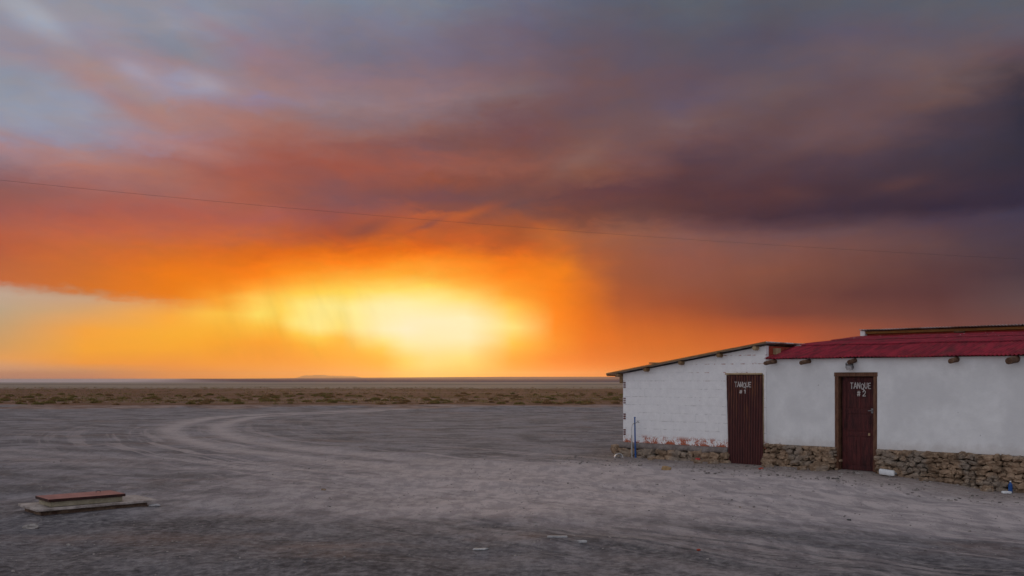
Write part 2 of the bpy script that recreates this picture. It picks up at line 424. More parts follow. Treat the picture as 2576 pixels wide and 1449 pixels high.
wide = np.clip(wide, 0, 1)*sm(-GY, -60, -40)
gro = GX.shape
verts = np.stack([GX.ravel(), GY.ravel(), Hn.ravel()], 1)
nyy, nxx = gro
idx = np.arange(nyy*nxx).reshape(nyy, nxx)
quads = np.stack([idx[:-1, :-1].ravel(), idx[:-1, 1:].ravel(), idx[1:, 1:].ravel(), idx[1:, :-1].ravel()], 1)
gme = bpy.data.meshes.new('ground')
gme.vertices.add(len(verts)); gme.vertices.foreach_set('co', verts.ravel())
gme.loops.add(len(quads)*4); gme.loops.foreach_set('vertex_index', quads.ravel().astype(np.int32))
gme.polygons.add(len(quads)); gme.polygons.foreach_set('loop_start', np.arange(0, len(quads)*4, 4, dtype=np.int32))
gme.update(calc_edges=True)
gme.polygons.foreach_set('use_smooth', np.ones(len(quads), bool))
for nm, arr in (('rut', rut), ('wide', wide), ('lane_offset', TU), ('lane_run', TS)):
    a = gme.attributes.new(nm, 'FLOAT', 'POINT'); a.data.foreach_set('value', arr.ravel().astype(np.float32))

def ground_mat():
    p = pos(); x, y, z = sep(p)
    big = noise(xyz(x, y), .11, 6, .6)
    med = noise(xyz(x*.6+y*.08, y*.6), .9, 7, .68)          # worn streaks run with the traffic, roughly along x
    stk = noise(xyz(x*.36+y*.10, y*.7+x*.16), 1.5, 7, .68)
    fin = noise(xyz(x, y, z), 9, 6, .7)
    peb = noise(xyz(x, y, z), 30, 3, .6)
    k = sstep(med*.5+stk*.5, .42, .57)
    yard = mix(k, (.116,.108,.116), (.275,.254,.270))
    clod = sstep(noise(xyz(x*.9, y*.5, 21), 2.8, 6, .66), .54, .63)
    yard = mix(clod*.6*sstep(noise(xyz(x*.5, y, 33), .35, 4, .6), .44, .56), yard, (.10,.072,.062))
    wn = noise(xyz(x, y, 4), .25, 6, .6)
    # loose darker soil in the nearest ground
    dark = sstep(y + (big-.5)*7 + (wn-.5)*6 + x*.22, 14.5, 11.5)
    yard = mix(dark*.75, yard, mix(sstep(fin*.5+med*.5, .41, .58), (.066,.062,.067), (.18,.170,.178)))
    # reddish earth blotches
    red = sstep(noise(xyz(x*.4, y, 8), .55, 6, .65), .54, .70)
    yard = mix(red*.6, yard, (.22,.145,.118))
    wd = attr('wide')*sstep(stk*.6+med*.4, .42, .56, .45, 1.0)
    yard = mix(wd*.6, yard, (.36,.318,.325))
    drive = sstep(y+(wn-.5)*5+x*.12, 12.8, 15.0)*sstep(y+(wn-.5)*5-x*.2, 25.0, 20.0)*sstep(x, -9.0, 1.0)*sstep(stk*.5+med*.5, .38, .54, .6, 1.0)
    yard = mix(drive*.9, yard, (.58,.505,.50))
    u = attr('lane_offset'); sr = attr('lane_run')
    ln = noise(xyz(u*1.0, sr*.035), 2.1, 5, .7)
    near = sstep(X.m('ABSOLUTE', u+(big-.5)*4), 9.0, 1.5)*sstep(y, 46.0, 24.0, .25, 1.0)*sstep(y, 62.0, 50.0)
    yard = mix(near*sstep(ln, .49, .60)*.7, yard, (.52,.44,.425))
    yard = mix(near*sstep(ln, .46, .37)*.42, yard, (.15,.122,.118))
    rt = attr('rut')*sstep(stk, .4, .55, .75, 1.0)
    yard = mix(rt*sstep(y, 12.0, 24.0, .35, .95), yard, (.50,.43,.42))
    yard = mix(sstep(fin, .35, .7, .0, .35), yard, (.42,.39,.39))
    yard = mix(sstep(peb, .60, .72)*.5, yard, (.09,.082,.08))
    grit = sstep(noise(xyz(x, y*.38, z), 3.4, 7, .72), .42, .58)
    yard = mix(sstep(y, 34.0, 14.0, .25, 1.0), yard, mix(1.0, yard, mix(grit, (.80,.80,.82), (1.14,1.14,1.14)), 'MULTIPLY'))
    # salty white crust patches
    salt = sstep(noise(xyz(x*.35, y, 15), .5, 5, .6), .63, .74)
    yard = mix(salt*.5*sstep(y, 12.0, 20.0), yard, (.5,.47,.48))
    # debris and earth strip along the foot of the walls
    t = (x-P0.x)*UX.x+(y-P0.y)*UX.y; v = (x-P0.x)*UY.x+(y-P0.y)*UY.y
    foot = sstep(v+(med-.5)*1.8, -2.6, -.6)*sstep(v, 9.0, 6.0)*sstep(t, -2.0, .5)
    yard = mix(foot*.6, yard, mix(sstep(fin, .4, .6), (.17,.125,.10), (.30,.25,.22)))
    # distance zones
    yy = X.m('MAXIMUM', y+(big-.5)*16+(wn-.5)*14, 1.0)
    plain = mix(sstep(med*.4+big*.3+wn*.3, .38, .6), (.13,.062,.038), (.215,.12,.078))
    pale = mix(k, (.20,.13,.105), (.36,.27,.24))
    tan = mix(sstep(noise(xyz(x*.12, y*.5), .25, 5, .6), .4, .6), (.24,.19,.145), (.33,.27,.215))
    c = mix(sstep(yy, 63.5, 66.5), yard, pale)
    c = mix(sstep(yy, 67.5, 72.0), c, plain)
    pb = sstep(noise(xyz(x*.04, y*.35, 2), .35, 4, .6), .58, .68)*sstep(y, 75.0, 90.0)
    c = mix(pb*.6, c, (.36,.27,.22))
    c = mix(sstep(yy, 175.0, 215.0), c, tan)
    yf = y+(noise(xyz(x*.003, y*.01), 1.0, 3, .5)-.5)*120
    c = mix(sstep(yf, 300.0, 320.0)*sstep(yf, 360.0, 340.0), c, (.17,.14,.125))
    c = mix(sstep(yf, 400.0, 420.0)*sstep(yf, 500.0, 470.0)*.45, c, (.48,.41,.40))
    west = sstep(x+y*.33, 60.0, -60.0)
    c = mix(sstep(yf, 480.0, 540.0), c, mix(west, (.13,.095,.125), (.62,.50,.48)))  # pale far west: salt flat with dust haze put into its colour
    h = fin*.6+med*.5+peb*.25+noise(xyz(x, y*.6, 40), 3.0, 6, .7)*.7
    return {'Base Color': c, 'Roughness': .95, 'Specular IOR Level': .15, 'Normal': bump(h, .95, .13)}
gmat = material('dry_earth', ground_mat)
gme.materials.append(gmat)
go = bpy.data.objects.new('ground', gme); COL.objects.link(go); tag(go, kind='structure')

# far low hills, long and flat, and the mountain on the skyline
hillm = simple('far_hill_earth', (.13,.10,.13), (.17,.13,.16), .004, .95, 0, .01)
def ridge(name, x0, x1, y0, depth, prof, n=160):
    bm = bmesh.new(); rows = []
    for k, (fy, fz) in enumerate([(0, 0), (.25, .7), (.5, 1), (.75, .8), (1, 0)]):
        row = []
        for i in range(n+1):
            u = i/n; x = x0+(x1-x0)*u
            row.append(bm.verts.new((x, y0+depth*fy+40*mn.noise(Vector((u*9, k, 0))), -1+prof(u)*fz)))
        rows.append(row)
    for a, b in zip(rows, rows[1:]):
        for i in range(n): bm.faces.new((a[i], a[i+1], b[i+1], b[i]))
    return link(name, bm, hillm, smooth=True)
def p_low(u): return (7.5+5.0*math.sin(u*3.1))*min(1, max(0, (u-.0)/.22))*min(1, (1-u)/.1+.3)+2.0*mn.noise(Vector((u*5, 0, 0)))
tag(ridge('hills', -1500, 5200, 3600, 1500, p_low), kind='structure')
def p_mt(u):
    e = min(1, u/.14)**1.0*min(1, (1-u)/.12)
    return e*.85*(36+14*math.exp(-((u-.33)/.2)**2)+9*mn.noise(Vector((u*11, 2, 0)))+4*mn.noise(Vector((u*30, 5, 0))))
hillm = simple('hazed_mountain_rock', (.42,.24,.14), (.52,.31,.19), .004, .95, 0, .01)  # pale orange: distance haze put into the rock colour
tag(ridge('mountain', (722-CX)/F*10800, (897-CX)/F*10800, 10800, 900, p_mt), kind='structure')

# ------------------------------------------------------------------ scrub
leafA = simple('shrub_olive', (.15,.12,.035), (.25,.195,.065), 3, .8, 0)
leafB = simple('shrub_dry', (.20,.115,.05), (.30,.185,.085), 3, .8, 0)
stemm = simple('shrub_stem', (.12,.08,.05), (.2,.14,.09), 5, .9, 0)
def tussock(bm, c, r, h, n, rng):
    for k in range(n):
        a = rng.uniform(0, 2*math.pi); rr = r*math.sqrt(rng.random())
        lump = 1-.55*(rr/r)**2
        base = Vector((c[0]+rr*math.cos(a), c[1]+rr*math.sin(a), c[2]+rng.random()*h*.55*lump))
        up = Vector((math.cos(a)*.7*rr/r+rng.uniform(-.4, .4), math.sin(a)*.7*rr/r+rng.uniform(-.4, .4), 1)).normalized()
        L = h*rng.uniform(.3, .6)*lump
        sd = Vector((rng.uniform(-1, 1), rng.uniform(-1, 1), rng.uniform(-.3, .3))).normalized()*L*rng.uniform(.16, .34)
        p = [base-sd*.6, base+sd*.6, base+up*L*.6+sd, base+up*L, base+up*L*.6-sd]
        bm.faces.new([bm.verts.new(q) for q in p])
def shrub_proto(seed, mt):
    rng = random.Random(seed)
    root = empty('desert_shrub')
    bm = bmesh.new(); tussock(bm, (0, 0, 0), .5, .42, 330, rng); link('foliage', bm, mt, root)
    bm = bmesh.new()
    for k in range(9):
        a = rng.uniform(0, 6.28); tube(bm, [(0, 0, -.08), (.12*math.cos(a), .12*math.sin(a), .1), (.3*math.cos(a), .3*math.sin(a), .24)], [.014, .009, .004], 4)
    link('stem', bm, stemm, root)
    return root
protos = [(shrub_proto(s, leafA if s % 2 else leafB), s % 2) for s in range(6)]
def copy_tree(o, parent=None):
    c = o.copy(); COL.objects.link(c); c.parent = parent
    for ch in list(o.children): copy_tree(ch, c)
    return c
rng = random.Random(21)
used = set(); placed = 0; tries = 0
cand = []
while len(cand) < 290:
    Y = 72*(1.75**(rng.random()**1.0))
    px = rng.uniform(-60, 1600); Xw = (px-CX)/F*Y
    if mn.noise(Vector((Xw*.06, Y*.11, 4)))+.8*rng.uniform(-1, 1) < -.1: continue
    if Y < 77 and rng.random() < .75: continue
    cand.append((Xw, Y))
for i, (Xw, Y) in enumerate(cand):
    pi = rng.randrange(6)
    pr, olive = protos[pi]
    o = pr if pi not in used else copy_tree(pr)
    used.add(pi)
    s = rng.uniform(.3, .7)
    o.location = (Xw, Y, height(Xw, Y)-.02); o.rotation_euler = (0, 0, rng.uniform(0, 6.28)); o.scale = (s*1.4, s*1.2, s*rng.uniform(.8, 1.2))
    if olive: tag(o, 'low olive green desert shrub growing on the red plain beyond the yard', 'shrub', 'olive desert shrubs on the plain')
    else: tag(o, 'low dry brown desert shrub growing on the red plain beyond the yard', 'shrub', 'dry brown desert shrubs on the plain')
bm = bmesh.new()
for k in range(9000):
    Y = 78*(2.75**rng.random()); px = rng.uniform(-500, 2300); Xw = (px-CX)/F*Y
    if mn.noise(Vector((Xw*.03, Y*.12, 4)))+.9*rng.uniform(-1, 1) < 0: continue
    s = rng.uniform(.3, .8); z0 = height(Xw, Y)-.02 if Y < 130 else 0
    n0 = len(bm.faces)
    tussock(bm, (Xw, Y, z0), s*.6, s*.42, 16, rng)
    bm.faces.ensure_lookup_table()
    mi = rng.random() < .5
    for f in bm.faces[n0:]: f.material_index = int(mi)
sc = link('scrub', bm, [leafA, leafB]); tag(sc, 'far scrub cover thinning out across the red plain', 'scrub', kind='stuff')

# gravel and small clods, one object
stoneA = simple('yard_stone', (.09,.08,.075), (.40,.36,.34), 5, .9, .4, .01)
bm = bmesh.new()
for k in range(1500):
    if k % 3 == 0:
        t = rng.uniform(-1, 11); v = -rng.uniform(.15, 2.6)**1.0; q = wall(t, v)
    else:
        Y = 8*(4.5**rng.random()); px = rng.uniform(-100, 2700); q = Vector(((px-CX)/F*Y, Y, 0))
        qq = q-P0
        if 0 < qq.dot(UY)+.2 and qq.dot(UX) > -.3: continue
        if rng.random() < .5: continue
    s = rng.uniform(.006, .018) if k % 3 else rng.uniform(.008, .030)
    if rng.random() < .03: s *= 1.6
    rock(bm, (q.x, q.y, height(q.x, q.y)+s*.12), s*rng.uniform(.8, 1.5), s, s*rng.uniform(.45, .8), k, 1, 0)
for k in range(3600):
    Y = 8*(3.2**(rng.random()**.8)); px = rng.uniform(-60, 2640); Xw = (px-CX)/F*Y
    qq = Vector((Xw, Y, 0))-P0
    if qq.dot(UY) > -.2 and qq.dot(UX) > -.3: continue
    if mn.noise(Vector((Xw*.5, Y*.35, 60)))+.5*rng.uniform(-1, 1) < .02: continue
    s = rng.uniform(.004, .011)*(1+.6*(rng.random() < .08))
    rock(bm, (Xw, Y, height(Xw, Y)+s*.1), s*rng.uniform(.8, 1.7), s, s*rng.uniform(.45, .9), k, 1, 0)
gr = link('gravel', bm, stoneA); tag(gr, 'loose pebbles and clods scattered over the yard', 'gravel', kind='stuff')

# ------------------------------------------------------------------ building materials
def painted_brick():
    p = coord(); x, y, z = sep(p)
    n = noise(p, 7, 6, .65); n2 = noise(p, 26, 5, .65); nb = noise(xyz(x*1.5, y, z), 3.2, 5, .7)
    white = mix(sstep(n, .35, .7), (.79,.79,.805), (.86,.86,.87))
    redc = mix(n2, (.34,.085,.045), (.50,.16,.09))
    # paint lost from the lowest course, from the joints near the door and at the corner
    lowc = sstep(z, .60, .46)*sstep(nb*.6+n2*.4+sstep(z, .42, .36)*.05, .475, .55)
    rowz = X.m('FRACT', (z-.52)*(1/.197)); joint = X.m('MAXIMUM', sstep(rowz, .06, .02), sstep(rowz, .94, .985))
    nj = noise(xyz(x*2.2, y, z*.6), 3.1, 4, .6)
    jr = joint*sstep(nj, .52, .60)*sstep(z, 1.7, 2.2)*sstep(x, 1.7, 2.8)
    speck = sstep(noise(p, 11, 3, .5), .70, .74)*sstep(x, 1.5, 2.9)
    m = X.m('MINIMUM', lowc+jr*.9+speck*.6, 1.0)
    grime = joint*sstep(nj, .47, .64)*.45
    c = mix(grime, white, (.30,.28,.29))
    c = mix(m, c, redc)
    return {'Base Color': c, 'Roughness': .85, 'Specular IOR Level': .2, 'Normal': bump(n2*.6+n*.6-m*.5, .5, .012)}
M_brick = material('white_washed_brick', painted_brick)
def plaster():
    p = coord(); x, y, z = sep(p)
    n = noise(p, 1.4, 6, .6); n2 = noise(p, 22, 5, .65); n3 = noise(p, 5, 5, .6)
    c = mix(sstep(n*.6+n3*.4, .36, .64), (.70,.71,.72), (.79,.80,.81))
    big = sstep(noise(xyz(x, y, z*.8), .9, 5, .6), .42, .60)
    c = mix(big*.5, c, (.60,.605,.62))
    splash = sstep(z+(n3-.5)*.35, .72, .5)
    c = mix(splash*.35, c, (.44,.39,.36))
    stain = sstep(noise(xyz(x*3, y, z*.6), 2.2, 5, .6), .60, .78)*sstep(z, 1.6, 2.4)
    c = mix(stain*.25, c, (.45,.43,.42))
    sp = sstep(noise(p, 9, 2, .4), .76, .79)
    c = mix(sp*.7, c, (.25,.24,.25))
    return {'Base Color': c, 'Roughness': .88, 'Specular IOR Level': .2, 'Normal': bump(n2*.5+n3*.9, .45, .012)}
M_plaster = material('white_plaster', plaster)
M_redwall = simple('bare_red_brick', (.30,.045,.028), (.42,.08,.045), 9, .9, .5)
def stone():
    p = coord(); x, y, z = sep(p)
    n = noise(p, 4.5, 6, .6); n2 = noise(p, 21, 6, .7); n3 = noise(p, 1.8, 3, .5)
    c = mix(sstep(n, .35, .65), (.165,.112,.075), (.36,.25,.17))
    c = mix(sstep(n3, .50, .60)*.6, c, (.23,.205,.18))
    c = mix(sstep(n2, .53, .66)*.6, c, (.52,.41,.29))
    c = mix(sstep(n2, .42, .30)*.6, c, (.06,.04,.028))
    return {'Base Color': c, 'Roughness': .95, 'Specular IOR Level': .15, 'Normal': bump(n2+n*.5, .9, .025)}
M_stone = material('rubble_stone', stone)
M_mud = simple('mud_mortar', (.055,.04,.03), (.11,.08,.06), 9, .95, .9, .03)
M_cement = simple('grey_cement', (.15,.125,.115), (.25,.215,.20), 7, .95, .9, .02)
M_wood = simple('weathered_timber', (.16,.095,.045), (.30,.19,.10), 5, .85, .5, .006, stretch=(1, 1, 6))
M_log = simple('beam_log', (.075,.038,.024), (.16,.09,.055), 9, .9, .6, .008)
M_pale_wood = simple('pale_timber', (.33,.23,.13), (.46,.34,.2), 6, .8, .4, .005)
M_yellow = simple('ochre_beam_paint', (.20,.085,.022), (.30,.14,.035), 5, .7, .3, .004)
def zinc_f():
    p = coord(); n = noise(p, 3, 6, .6); n2 = noise(p, 17, 4, .6)
    c = mix(sstep(n, .4, .65), (.60,.59,.60), (.28,.19,.15))
    return {'Base Color': c, 'Roughness': .45, 'Metallic': .35, 'Normal': bump(n2, .2, .004)}
M_zinc = material('galvanised_sheet', zinc_f)
def redroof_f():
    p = coord(); x, y, z = sep(p)
    n = noise(xyz(x*2.5, y*.5, z), 3, 6, .6); n2 = noise(p, 24, 4, .6); n3 = noise(xyz(x*2, y*.35, 0), 1.2, 4, .6)
    c = mix(sstep(n, .35, .66), (.17,.006,.019), (.36,.016,.040))
    c = mix(sstep(n3, .54, .66)*.6, c, (.09,.02,.02))
    c = mix(sstep(noise(xyz(x*1.3, y*.6, 7), 2.6, 6, .7), .58, .66)*.5, c, (.30,.06,.05))
    fl = sstep(noise(xyz(x*1.2, y*.6, 3), 9, 3, .5), .67, .70)*sstep(y, 2.6, 4.4)
    c = mix(fl*.9, c, (.50,.47,.47))
    return {'Base Color': c, 'Roughness': .62, 'Specular IOR Level': .18, 'Normal': bump(n2, .25, .004)}
M_redroof = material('red_painted_sheet', redroof_f)
def rustdoor_f():
    p = coord(); x, y, z = sep(p)
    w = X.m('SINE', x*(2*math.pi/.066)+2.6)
    n = noise(xyz(x*9, y, z*.9), 3, 6, .65); n2 = noise(p, 30, 4, .6); n3 = noise(xyz(x*4, y, z*.7), 1.6, 4, .6)
    c = mix(sstep(n, .35, .65), (.036,.006,.008), (.075,.014,.013))
    rust = sstep(w*.18+n, .55, .72)*sstep(n3+lin(z, .4, 2.0, -.12, .14), .46, .62)
    c = mix(rust*.6, c, (.24,.10,.03))
    c = mix(sstep(w, .2, 1.0)*.5, c, (.12,.026,.022))  # paler red along each crest: scuffed paint plus relief shading put into the colour
    return {'Base Color': c, 'Roughness': .65, 'Metallic': .0, 'Normal': bump(n2*.6+n, .35, .005)}
M_rust = material('maroon_rusty_sheet', rustdoor_f)
M_door = simple('oxblood_door_paint', (.024,.004,.006), (.095,.018,.018), 4, .6, .5, .006, stretch=(6, 1, 1))
M_frame = simple('brown_frame_timber', (.085,.035,.022), (.17,.085,.05), 5, .8, .6, .008, stretch=(6, 1, 1))
M_chalk = simple('white_brush_paint', (.42,.39,.38), (.60,.57,.55), 30, .85, .2, .002)
M_hole = simple('hole_shade_clay', (.10,.022,.018), (.16,.035,.03), 20, .95, .3)
M_dark = simple('black_metal_and_gap_shade', (.03,.03,.032), (.055,.055,.058), 12, .5, .2, .002)
M_grey = simple('grey_plastic', (.18,.18,.19), (.24,.24,.25), 12, .5, .1, .002)
M_blue = simple('blue_pvc', (.015,.07,.26), (.02,.10,.34), 9, .4, .1, .002)
M_white = simple('white_plastic', (.66,.68,.70), (.76,.78,.80), 9, .45, .2, .004)
M_pale = simple('pale_conduit', (.38,.37,.36), (.48,.47,.46), 9, .6, .1, .002)
M_glass = material('lamp_glass', lambda: {'Base Color': (.75,.78,.8), 'Roughness': .08, 'Metallic': .7})
M_scrap = simple('grubby_white_plastic', (.30,.30,.31), (.46,.46,.47), 30, .6, .4, .004)
M_redp = simple('red_plastic', (.40,.02,.025), (.5,.04,.04), 9, .5, .1)

# ------------------------------------------------------------------ masonry helpers
def panel(bm, xs, zs, skip, y0, y1, wob=0, cell=.16):
    """wall slab in the x-z plane between y0 (front) and y1, with rectangular openings"""
    def fill(a):
        o = [a[0]]
        for u, v in zip(a, a[1:]):
            k = max(1, int(round((v-u)/cell)))
            for i in range(1, k+1): o.append(u+(v-u)*i/k)
        return o
    X_, Z_ = fill(xs), fill(zs)
    V = {}
    def vert(i, j):
        if (i, j) not in V:
            x, z = X_[i], Z_[j]
            w = wob*(mn.noise(Vector((x*1.1, z*1.1, 2)))+.5*mn.noise(Vector((x*4, z*4, 7))))
            V[(i, j)] = bm.verts.new((x, y0+w, z))
        return V[(i, j)]
    fs = []
    for i in range(len(X_)-1):
        for j in range(len(Z_)-1):
            cx, cz = (X_[i]+X_[i+1])/2, (Z_[j]+Z_[j+1])/2
            if any(a < cx < b and c < cz < d_ for a, b, c, d_ in skip): continue
            fs.append(bm.faces.new((vert(i, j), vert(i+1, j), vert(i+1, j+1), vert(i, j+1))))
    r = bmesh.ops.extrude_face_region(bm, geom=fs)
    for v in [g for g in r['geom'] if isinstance(g, bmesh.types.BMVert)]: v.co.y = y1
    bmesh.ops.reverse_faces(bm, faces=fs)
    bmesh.ops.recalc_face_normals(bm, faces=bm.faces[:])

def corrugated(bm, x0, x1, rows, pitch, amp, thick=.003, along='x', sx=8, mat=0, sag=0):
    """sheet whose waves vary along x; rows = [(y, z)...] profile up the slope"""
    n = int(round((x1-x0)/pitch*sx)); prev = None; prevb = None
    for (y, z) in rows:
        top, bot = [], []
        for i in range(n+1):
            x = x0+(x1-x0)*i/n
            w = amp*math.sin(2*math.pi*(x-x0)/pitch)+sag*mn.noise(Vector((x*.9, y*.7, 1)))
            if along == 'x': a, b = (x, y, z+w), (x, y, z+w-thick)
            else: a, b = (y, x, z+w), (y, x, z+w-thick)
            top.append(bm.verts.new(a)); bot.append(bm.verts.new(b))
        if prev:
            for i in range(n):
                bm.faces.new((prev[i], prev[i+1], top[i+1], top[i])); bm.faces.new((prevb[i+1], prevb[i], bot[i], bot[i+1]))
            bm.faces.new((prev[0], top[0], bot[0], prevb[0])); bm.faces.new((prev[n], prevb[n], bot[n], top[n]))
        else:
            for i in range(n): bm.faces.new((top[i], bot[i], bot[i+1], top[i+1]))
        prev, prevb = top, bot
    for i in range(n): bm.faces.new((prev[i], prev[i+1], prevb[i+1], prevb[i]))

def rubble(bm, x0, x1, ztop, zbot, y, hs, ws, seed, out=.07):
    rg = random.Random(seed)
    z = ztop; row = 0
    while z > zbot:
        h = rg.uniform(*hs); x = x0-rg.uniform(0, .1)
        while x < x1:
            w = rg.uniform(*ws)
            zc = z-h/2+rg.uniform(-.02, .02)
            prog = (ztop-z)/max(.01, ztop-zbot)
            rock(bm, (min(x+w/2, x1), y-out*prog*.7-rg.uniform(0, .03), zc), w*.50, rg.uniform(.07, .12), h*rg.uniform(.42, .58), rg.random()*900, 2, rg.uniform(-.35, .35), 0, .5)
            if rg.random() < .3:
                rock(bm, (x+w, y-.05-out*prog*.6, zc+rg.uniform(-.05, .05)), .035, .05, .03, rg.random()*900, 1)
            x += w*rg.uniform(.82, .95)
        z -= h*.82; row += 1

# ------------------------------------------------------------------ hand-painted lettering
GL = {'T': [[(0,1),(.66,.98)],[(.33,1),(.30,0)]], 'A': [[(0,0),(.32,1),(.62,0)],[(.12,.36),(.5,.38)]],
      'N': [[(0,0),(.03,1),(.5,.02),(.54,1)]], 'Q': [[(.3,1),(.08,.85),(0,.5),(.12,.12),(.32,.04),(.5,.2),(.58,.55),(.48,.88),(.3,1)],[(.32,.28),(.66,-.12)]],
      'U': [[(0,1),(.03,.25),(.2,.02),(.4,.08),(.5,.3),(.5,1)]], 'E': [[(.5,1),(0,.98),(.02,.02),(.52,0)],[(0,.52),(.42,.54)]],
      '#': [[(.18,1),(.12,0)],[(.46,1),(.40,0)],[(0,.68),(.6,.7)],[(-.02,.32),(.58,.34)]],
      '1': [[(.05,.72),(.25,1),(.24,0)]], '2': [[(.02,.72),(.12,.95),(.34,1),(.5,.8),(.42,.5),(.15,.2),(0,.02),(.56,.04)]]}
def lettering(bm, rows, surf, brush):
    eps = [0]
    rg = random.Random(5)
    for text, x, z, w, h, gap in rows:
        for ch in text:
            if ch == ' ': x += w*.6; continue
            jz = rg.uniform(-.012, .012); jh = rg.uniform(.92, 1.08)
            for st in GL[ch]:
                eps[0] += .0006
                pts = []
                for (a, b), (c, d_) in zip(st, st[1:]):
                    k = max(2, int(math.hypot(c-a, d_-b)*h/.008))
                    for i in range(k): pts.append((a+(c-a)*i/k, b+(d_-b)*i/k))
                pts.append(st[-1])
                P_ = [Vector((x+a*w/.6, z+jz+b*h*jh)) for a, b in pts]
                prev = None
                for i, p in enumerate(P_):
                    t = (P_[min(i+1, len(P_)-1)]-P_[max(i-1, 0)]).normalized()
                    nrm = Vector((-t.y, t.x))*brush*(.5+.22*mn.noise(Vector((p.x*70, p.y*70, eps[0]*900))))
                    a, b = p+nrm, p-nrm
                    cur = (bm.verts.new((a.x, surf(a.x, a.y)-.003-eps[0], a.y)), bm.verts.new((b.x, surf(b.x, b.y)-.003-eps[0], b.y)))
                    if prev: bm.faces.new((prev[0], prev[1], cur[1], cur[0]))
                    prev = cur
            x += w+gap
    # give the paint a skin of its own
    r = bmesh.ops.extrude_face_region(bm, geom=bm.faces[:])
    for v in [g for g in r['geom'] if isinstance(g, bmesh.types.BMVert)]: v.co.y -= .0012
    bmesh.ops.recalc_face_normals(bm, faces=bm.faces[:])

# ------------------------------------------------------------------ brick store (left unit)
LB = 3.94
store = empty('brick_store', P0, WROT)
tag(store, 'whitewashed brick lean-to with sloping sheet roof and rusty corrugated door', 'building')
def ztop(x): return 2.075+(2.70-2.075)*x/LB
# front wall: backing slab and real blocks
bm = bmesh.new()
D1 = (2.985, 3.86, -1, 2.045)
rg = random.Random(3)
CH = .197; BW = .335
zs0 = .52-CH
row = 0
while zs0 < 2.75:
    x = -.0 if row % 2 else -.0
    first = .12 if row % 2 else BW*.98
    xs = [0.0]; w = first
    while xs[-1] < LB-.02:
        xs.append(min(LB, xs[-1]+w)); w = BW*rg.uniform(.94, 1.06)
    for a, b in zip(xs, xs[1:]):
        z0, z1 = max(zs0, .36), zs0+CH
        segs = [(a, b)]
        if z0 < D1[3]:
            if z1 > D1[3]+.03 and z0 < D1[3]: pass
            ns_ = []
            for p, q in segs:
                if q <= D1[0] or p >= D1[1]: ns_.append((p, q))
                else:
                    if p < D1[0]: ns_.append((p, D1[0]))
                    if q > D1[1]: ns_.append((D1[1], q))
            if z1 > D1[3]+.02 and a < D1[1] and b > D1[0]:
                box(bm, max(a, D1[0])+.002, min(b, D1[1])-.002, rg.uniform(-.004, .004), .12, D1[3]+.002, z1-.003, .006)
            segs = ns_
        for p, q in segs:
            if q-p < .02: continue
            yo = rg.uniform(-.004, .004)
            box(bm, p+.0015, q-.0015, yo, .12, z0+.003, z1-.003, .006)
    zs0 += CH; row += 1
# mortar bed just behind the block faces
for a, b, c, d_ in ((.01, D1[0]-.002, .365, 2.8), (D1[1]+.002, LB-.01, .365, 2.8), (D1[0]-.002, D1[1]+.002, D1[3]+.008, 2.8)):
    box(bm, a, b, .0045, .14, c, d_)
sl_ = math.atan2(2.70-2.075, LB)
g = bm.verts[:]+bm.edges[:]+bm.faces[:]
bmesh.ops.bisect_plane(bm, geom=g, plane_co=(0, 0, 2.075), plane_no=(-math.sin(sl_), 0, math.cos(sl_)), clear_outer=True)
link('wall', bm, M_brick, store)
# hollow block ends at the corner: dark raised boxes painted as shaded holes, every other course
for k in range(4):
    zc = .52+CH*2*k
    bm = bmesh.new()
    for i in range(2):
        for j in range(3):
            x0 = .022+i*.036; z0 = zc+.022+j*.054
            box(bm, x0, x0+.026, -.0085, .002, z0, z0+.038)
    link('hollow_block', bm, M_hole, store)
# side, back and inner walls
bm = bmesh.new()
def slopebox(bm, x0, x1, y0, y1, z0, off=0):
    v = [(x0, y0, z0), (x1, y0, z0), (x1, y1, z0), (x0, y1, z0), (x0, y0, ztop(x0)+off), (x1, y0, ztop(x1)+off), (x1, y1, ztop(x1)+off), (x0, y1, ztop(x0)+off)]
    v = [bm.verts.new(p) for p in v]
    for f in ((3, 2, 1, 0), (4, 5, 6, 7), (0, 1, 5, 4), (1, 2, 6, 5), (2, 3, 7, 6), (3, 0, 4, 7)): bm.faces.new([v[i] for i in f])
slopebox(bm, .003, .15, .145, 4.0, -.3)
slopebox(bm, .15, 3.79, 3.85, 4.0, -.3)
link('side_wall', bm, M_brick, store)
bm = bmesh.new(); slopebox(bm, 3.80, LB+.003, .15, 4.0, -.3, -.01)
for j in range(26):
    for i in range(3):
        a = .16+j*.15+(i % 2)*.07; zb = 2.42+i*.083
        box(bm, LB-.02, LB+.009+rg.uniform(-.003, .003), a, a+.14, zb, zb+.073, .004)
link('inner_wall', bm, M_redwall, store)
